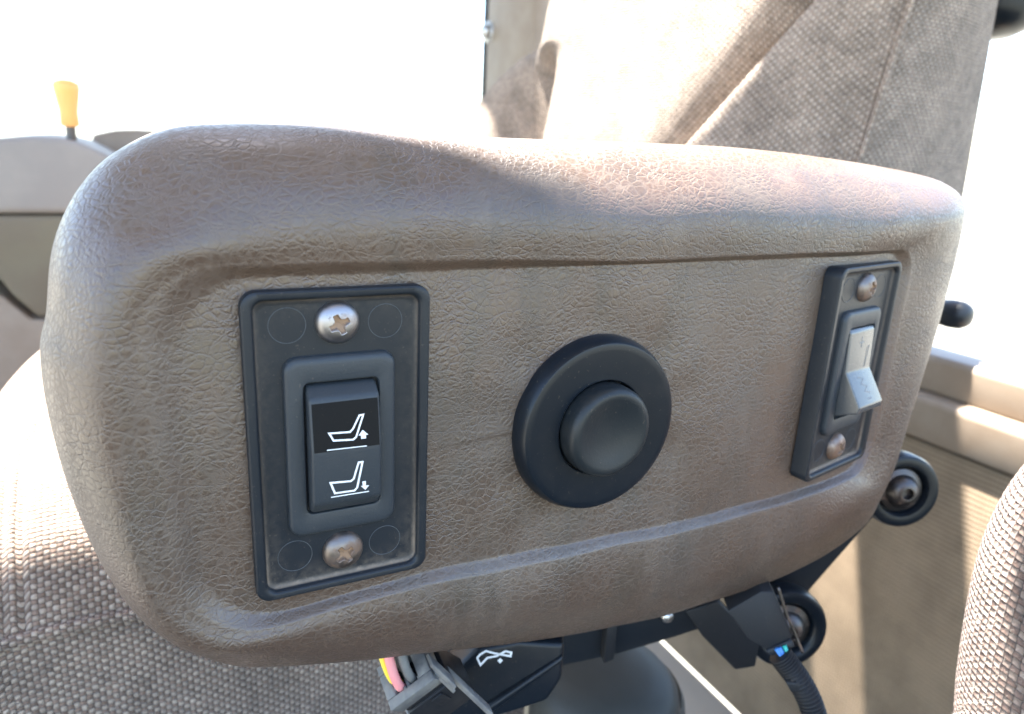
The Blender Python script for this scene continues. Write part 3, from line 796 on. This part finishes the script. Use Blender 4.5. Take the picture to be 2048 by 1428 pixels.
from_bm('cross_bar', solid([(96, 60, -116), (150, 42, -108), (168, 36, -112), (170, 36, -124), (150, 42, -130), (128, 50, -137), (96, 62, -144)], (5, 20, 0), 1.5), M['black'], t)
from_bm('bar_lug', solid([(118, 47, -118), (122, 45.5, -117.5), (122, 45.5, -134), (118, 47, -136)], (3, 8, 0), .6), M['blackconn'], t)
from_bm('link_plate', solid([(152, 40, -116), (166, 36, -112), (186, 28, -134), (186, 28, -146), (176, 30, -146), (160, 36, -128)], (2, 5, 0), 1), M['blackconn'], t)
V, F = lathe([(2.6, 0), (2.6, -1.2), (1.6, -2.2), (.2, -2.4)], (.35, .93, 0), (145, 43, -118), 24); mesh('bolt', V, F, M['chrome'], t)

t = thing('lever_boot', 'grey olive rubber boot below the black bracket', 'boot', (140, 70, -300))
prof = [(40, -300), (39, -240), (38, -205), (37, -188), (35, -179), (30, -173), (20, -170), (8, -169)]
V, F = lathe([(r, z) for r, z in prof], (0, 0, 1), (144, 78, 0), 60); mesh('boot_body', V, F, M['boot'], t, sharp=50)
V, F = lathe([(41, -300), (41, -222), (40, -204), (38, -192), (36, -188), (34, -190)], (0, 0, 1), (151, 84, 0), 60); mesh('boot_collar', V, F, M['collar'], t, sharp=50)

# handle with white seat symbol
t = thing('tilt_handle', 'black moulded handle with a white seat symbol under the pad', 'handle', (62, 30, -108))
FR = [(43, 36.8, -109.5), (53.6, 34.0, -98), (66, 27.7, -95), (80, 20.8, -95), (78.5, 18.4, -107.5), (73.5, 18.6, -115), (62.5, 23.1, -119.5), (52, 28.3, -124), (40, 35.5, -122)]
from_bm('handle_body', solid(FR, (8, 15, 3), 1.8, 4), M['gloss'], t)
from_bm('handle_ridge', solid([(52.4, 26.4, -117.8), (55.0, 25.2, -119.2), (78.8, 18.9, -100.8), (78.6, 19.3, -98.6)], (1.5, 3, .6), .9, 3), M['gloss'], t)
pn = (Vector(FR[2])-Vector(FR[0])).cross(Vector(FR[6])-Vector(FR[0])).normalized()
if pn.y > 0: pn = -pn
ux = Vector((.885, -.46, .05)); ux = (ux-pn*ux.dot(pn)).normalized(); uz = pn.cross(ux)
if uz.z < 0: uz = -uz
o3 = Vector((57.5, 30.6, -101)) ; o3 = o3 - pn*(o3-Vector(FR[0])).dot(pn) + pn*.12
def hsym(name, pts, wd, cl):
    V, F = stroke(pts, wd, cl, lambda x, z: 0)
    mesh(name, [tuple(o3+ux*v[0]+uz*v[2]) for v in V], F, M['white'], t, smooth=False)
hsym('seat_symbol', [(-5.0, .1), (-4.1, 1.3), (-2.0, 2.6), (.6, 1.9), (6.3, .9), (6.6, 2.2), (4.6, 2.6), (1.6, .9), (-1.6, .2), (-3.9, -2.3)], .7, True)
hsym('arrow_symbol', [(2.3, -1.2), (3.3, -.2)], 1.3, False)

# ------------------------------------------------------------------ grey plug with wires, bottom left of centre
t = thing('wire_plug', 'dusty grey plastic plug with yellow, pink and grey wires under the pad', 'connector', (22, 18, -90))
A, Cc, D = Vector((16.2, 29.0, -89.9)), Vector((29.0, 12.1, -84.7)), Vector((16.8, 15.3, -94.5))
e1 = (Cc-D).normalized(); nrm = e1.cross(A-D).normalized()
if nrm.z < 0: nrm = -nrm
e2 = nrm.cross(e1)
if e2.dot(A-D) < 0: e2 = -e2
depth = -nrm*4 + Vector((1.5, 0, 0))
def pl(u, v, w_=0): return tuple(D + e1*u + e2*v + nrm*w_)
Wd, Hd = (Cc-D).length, (A-D).length
def frame_box(u0, u1, v0, v1, w0, w1): return [pl(u0, v0, w0), pl(u1, v0, w0), pl(u1, v1, w0), pl(u0, v1, w0)]
tw = 3.2
for nm, (u0, u1, v0, v1) in (('bottom_wall', (0, Wd, 0, tw)), ('top_wall', (0, Wd, Hd-tw, Hd)), ('left_wall', (0, tw, tw+.02, Hd-tw-.02)), ('right_wall', (Wd-tw-1.2, Wd, tw+.02, Hd-tw-.02))):
    from_bm(nm, solid(frame_box(u0, u1, v0, v1, 0, 0), depth, .35), M['greyconn'], t)
from_bm('divider', solid(frame_box(Wd*.47-.5, Wd*.47+.5, tw+.03, Hd-tw-.03, -.8, 0), depth*.9, .2), M['greyconn'], t)
from_bm('inner_block', solid(frame_box(tw*.6, Wd-tw*.6, tw*.6, Hd-tw*.6, -9, 0), depth*.35, .2), M['hole'], t)
for (u, v) in ((3.4, 5.2), (6.4, 3.3), (11.6, 3.6), (12.0, 9.0), (3.3, 9.4)):
    from_bm('key_tab', solid(frame_box(u-.45, u+.45, v-.7, v+.7, -.25, 0), depth*.3, .12), M['greyconn'], t)
def box(u0, u1, v0, v1, w0, w1, bev, mat, name):
    return from_bm(name, solid(frame_box(u0, u1, v0, v1, w0, w0), tuple(nrm*(w1-w0)), bev), mat, t)
box(1.6, Wd-.2, .9, Hd-.8, -4.2, -8.6, .3, M['blackconn'], 'neck')
box(.9, Wd+1.2, .2, Hd-.6, -8.7, -26, .5, M['blackconn'], 'shell')
box(-.2, 1.5, -.2, 3.0, -10, -13, .3, M['greyconn'], 'shell_tab')
box(Wd*.55, Wd*.8, -.5, .15, -9.5, -16, .2, M['blackconn'], 'shell_rib')
def bar(name, a, b, wd, th, mat):
    a = Vector(pl(*a)); b = a + (Rt*.76-Up*.62-Fw*.18).normalized()*b; d = (b-a).normalized(); sd = d.cross(e2).normalized()*wd
    return from_bm(name, solid([a-sd, a+sd, b+sd, b-sd], tuple(e2*th), .25), mat, t)
bar('latch_arm', (Wd+1.4, 3.0, 1.6), 9.5, .75, 4.0, M['greyconn'])
bar('latch_arm', (Wd+.4, 1.8, -1.0), 8.0, .8, 4.0, M['greyconn'])
bar('latch_rail', (Wd+2.6, .6, -5.6), 17, .9, 3.2, M['greyconn'])
bar('latch_web', (Wd+1.1, 4.2, .2), 7.5, .8, 2.0, M['hole'])
for nm, mat, u, v, r, lift in (('yellow_wire', 'yellow', 4.0, 8.0, 1.25, (-4.6, 0, 0)), ('pink_wire', 'pink', 5.2, 5.2, 1.45, (-3.6, 0, 0)), ('grey_wire', 'greywire', 9.4, 5.6, 1.4, (-3.2, 0, 0)), ('grey_wire', 'greywire', 8.4, 8.8, 1.2, (-3.4, 0, 0))):
    lift = Vector((lift[0]*.75, 4, 15))
    p0 = Vector(pl(u, v, -7)); p1 = Vector(pl(u, v, .2)); p2 = p1+lift*.45+nrm*1.6; p3 = p1+lift
    V, F = tube(catmull([p0, p1, p2, p3], 10), r, 16); mesh(nm, V, F, M[mat], t)

# ------------------------------------------------------------------ black harness connector and corrugated cable
t = thing('harness_cable', 'black corrugated cable with blue and green wires entering a square plug', 'cable', (156, -4, -103))
fa = [(140.0, 7.0, -90.2), (150.2, 2.6, -82), (154.8, .9, -82.2), (160.2, -6.2, -98.0), (151.2, -3.4, -103.0), (145.6, .9, -99.4)]
from_bm('plug_body', solid(fa, (6, 11, 1), .6, 2), M['blackconn'], t)
from_bm('plug_collar', solid([(150.4, -3.6, -102.6), (158.9, -6.6, -98.4), (159.9, -8.0, -100.6), (152.0, -5.2, -104.4)], (4, 8, 0), .4), M['black'], t)
V, F = tube(catmull([Vector((155.6, .2, -80)), Vector((158.4, -3.2, -90)), Vector((161.6, -6.2, -98)), Vector((163, -9, -103.5))], 8), .55, 10); mesh('plug_latch', V, F, M['hub'], t)
for nm, mat, a, b in (('blue_wire', 'blue', (153.2, -5.4, -101.2), (155.2, -7.4, -105.6)), ('green_wire', 'teal', (156.0, -6.3, -100.2), (157.0, -8.3, -105.0)), ('blue_wire', 'blue', (154.3, -5.7, -100.9), (155.8, -7.8, -105.6))):
    V, F = tube([Vector(a), Vector(a).lerp(Vector(b), .5)+Vector((.2, -.3, .1)), Vector(b)], .8, 12); mesh(nm, V, F, M[mat], t)
path = catmull([Vector((154.6, -6.2, -103.6)), Vector((157.6, -9.3, -108.2)), Vector((160.8, -13.0, -114.0)), Vector((163.2, -16.6, -121)), Vector((164.4, -19.6, -129)), Vector((164.6, -22, -140)), Vector((163, -24, -160))], 40)
V, F = tube(path, lambda s: 4.0 + .45*(1 if sin(s*2*pi*34) > 0 else -1)*min(1, abs(sin(s*2*pi*34))*3), 24); mesh('corrugated_sleeve', V, F, M['blackconn'], t)
from_bm('sleeve_clip', solid([(152.6, -12.2, -110.4), (157.8, -15.2, -110.2), (159.4, -16.6, -113.4), (154.4, -13.8, -114.2)], (3, 6, 1), .6), M['blackconn'], t)
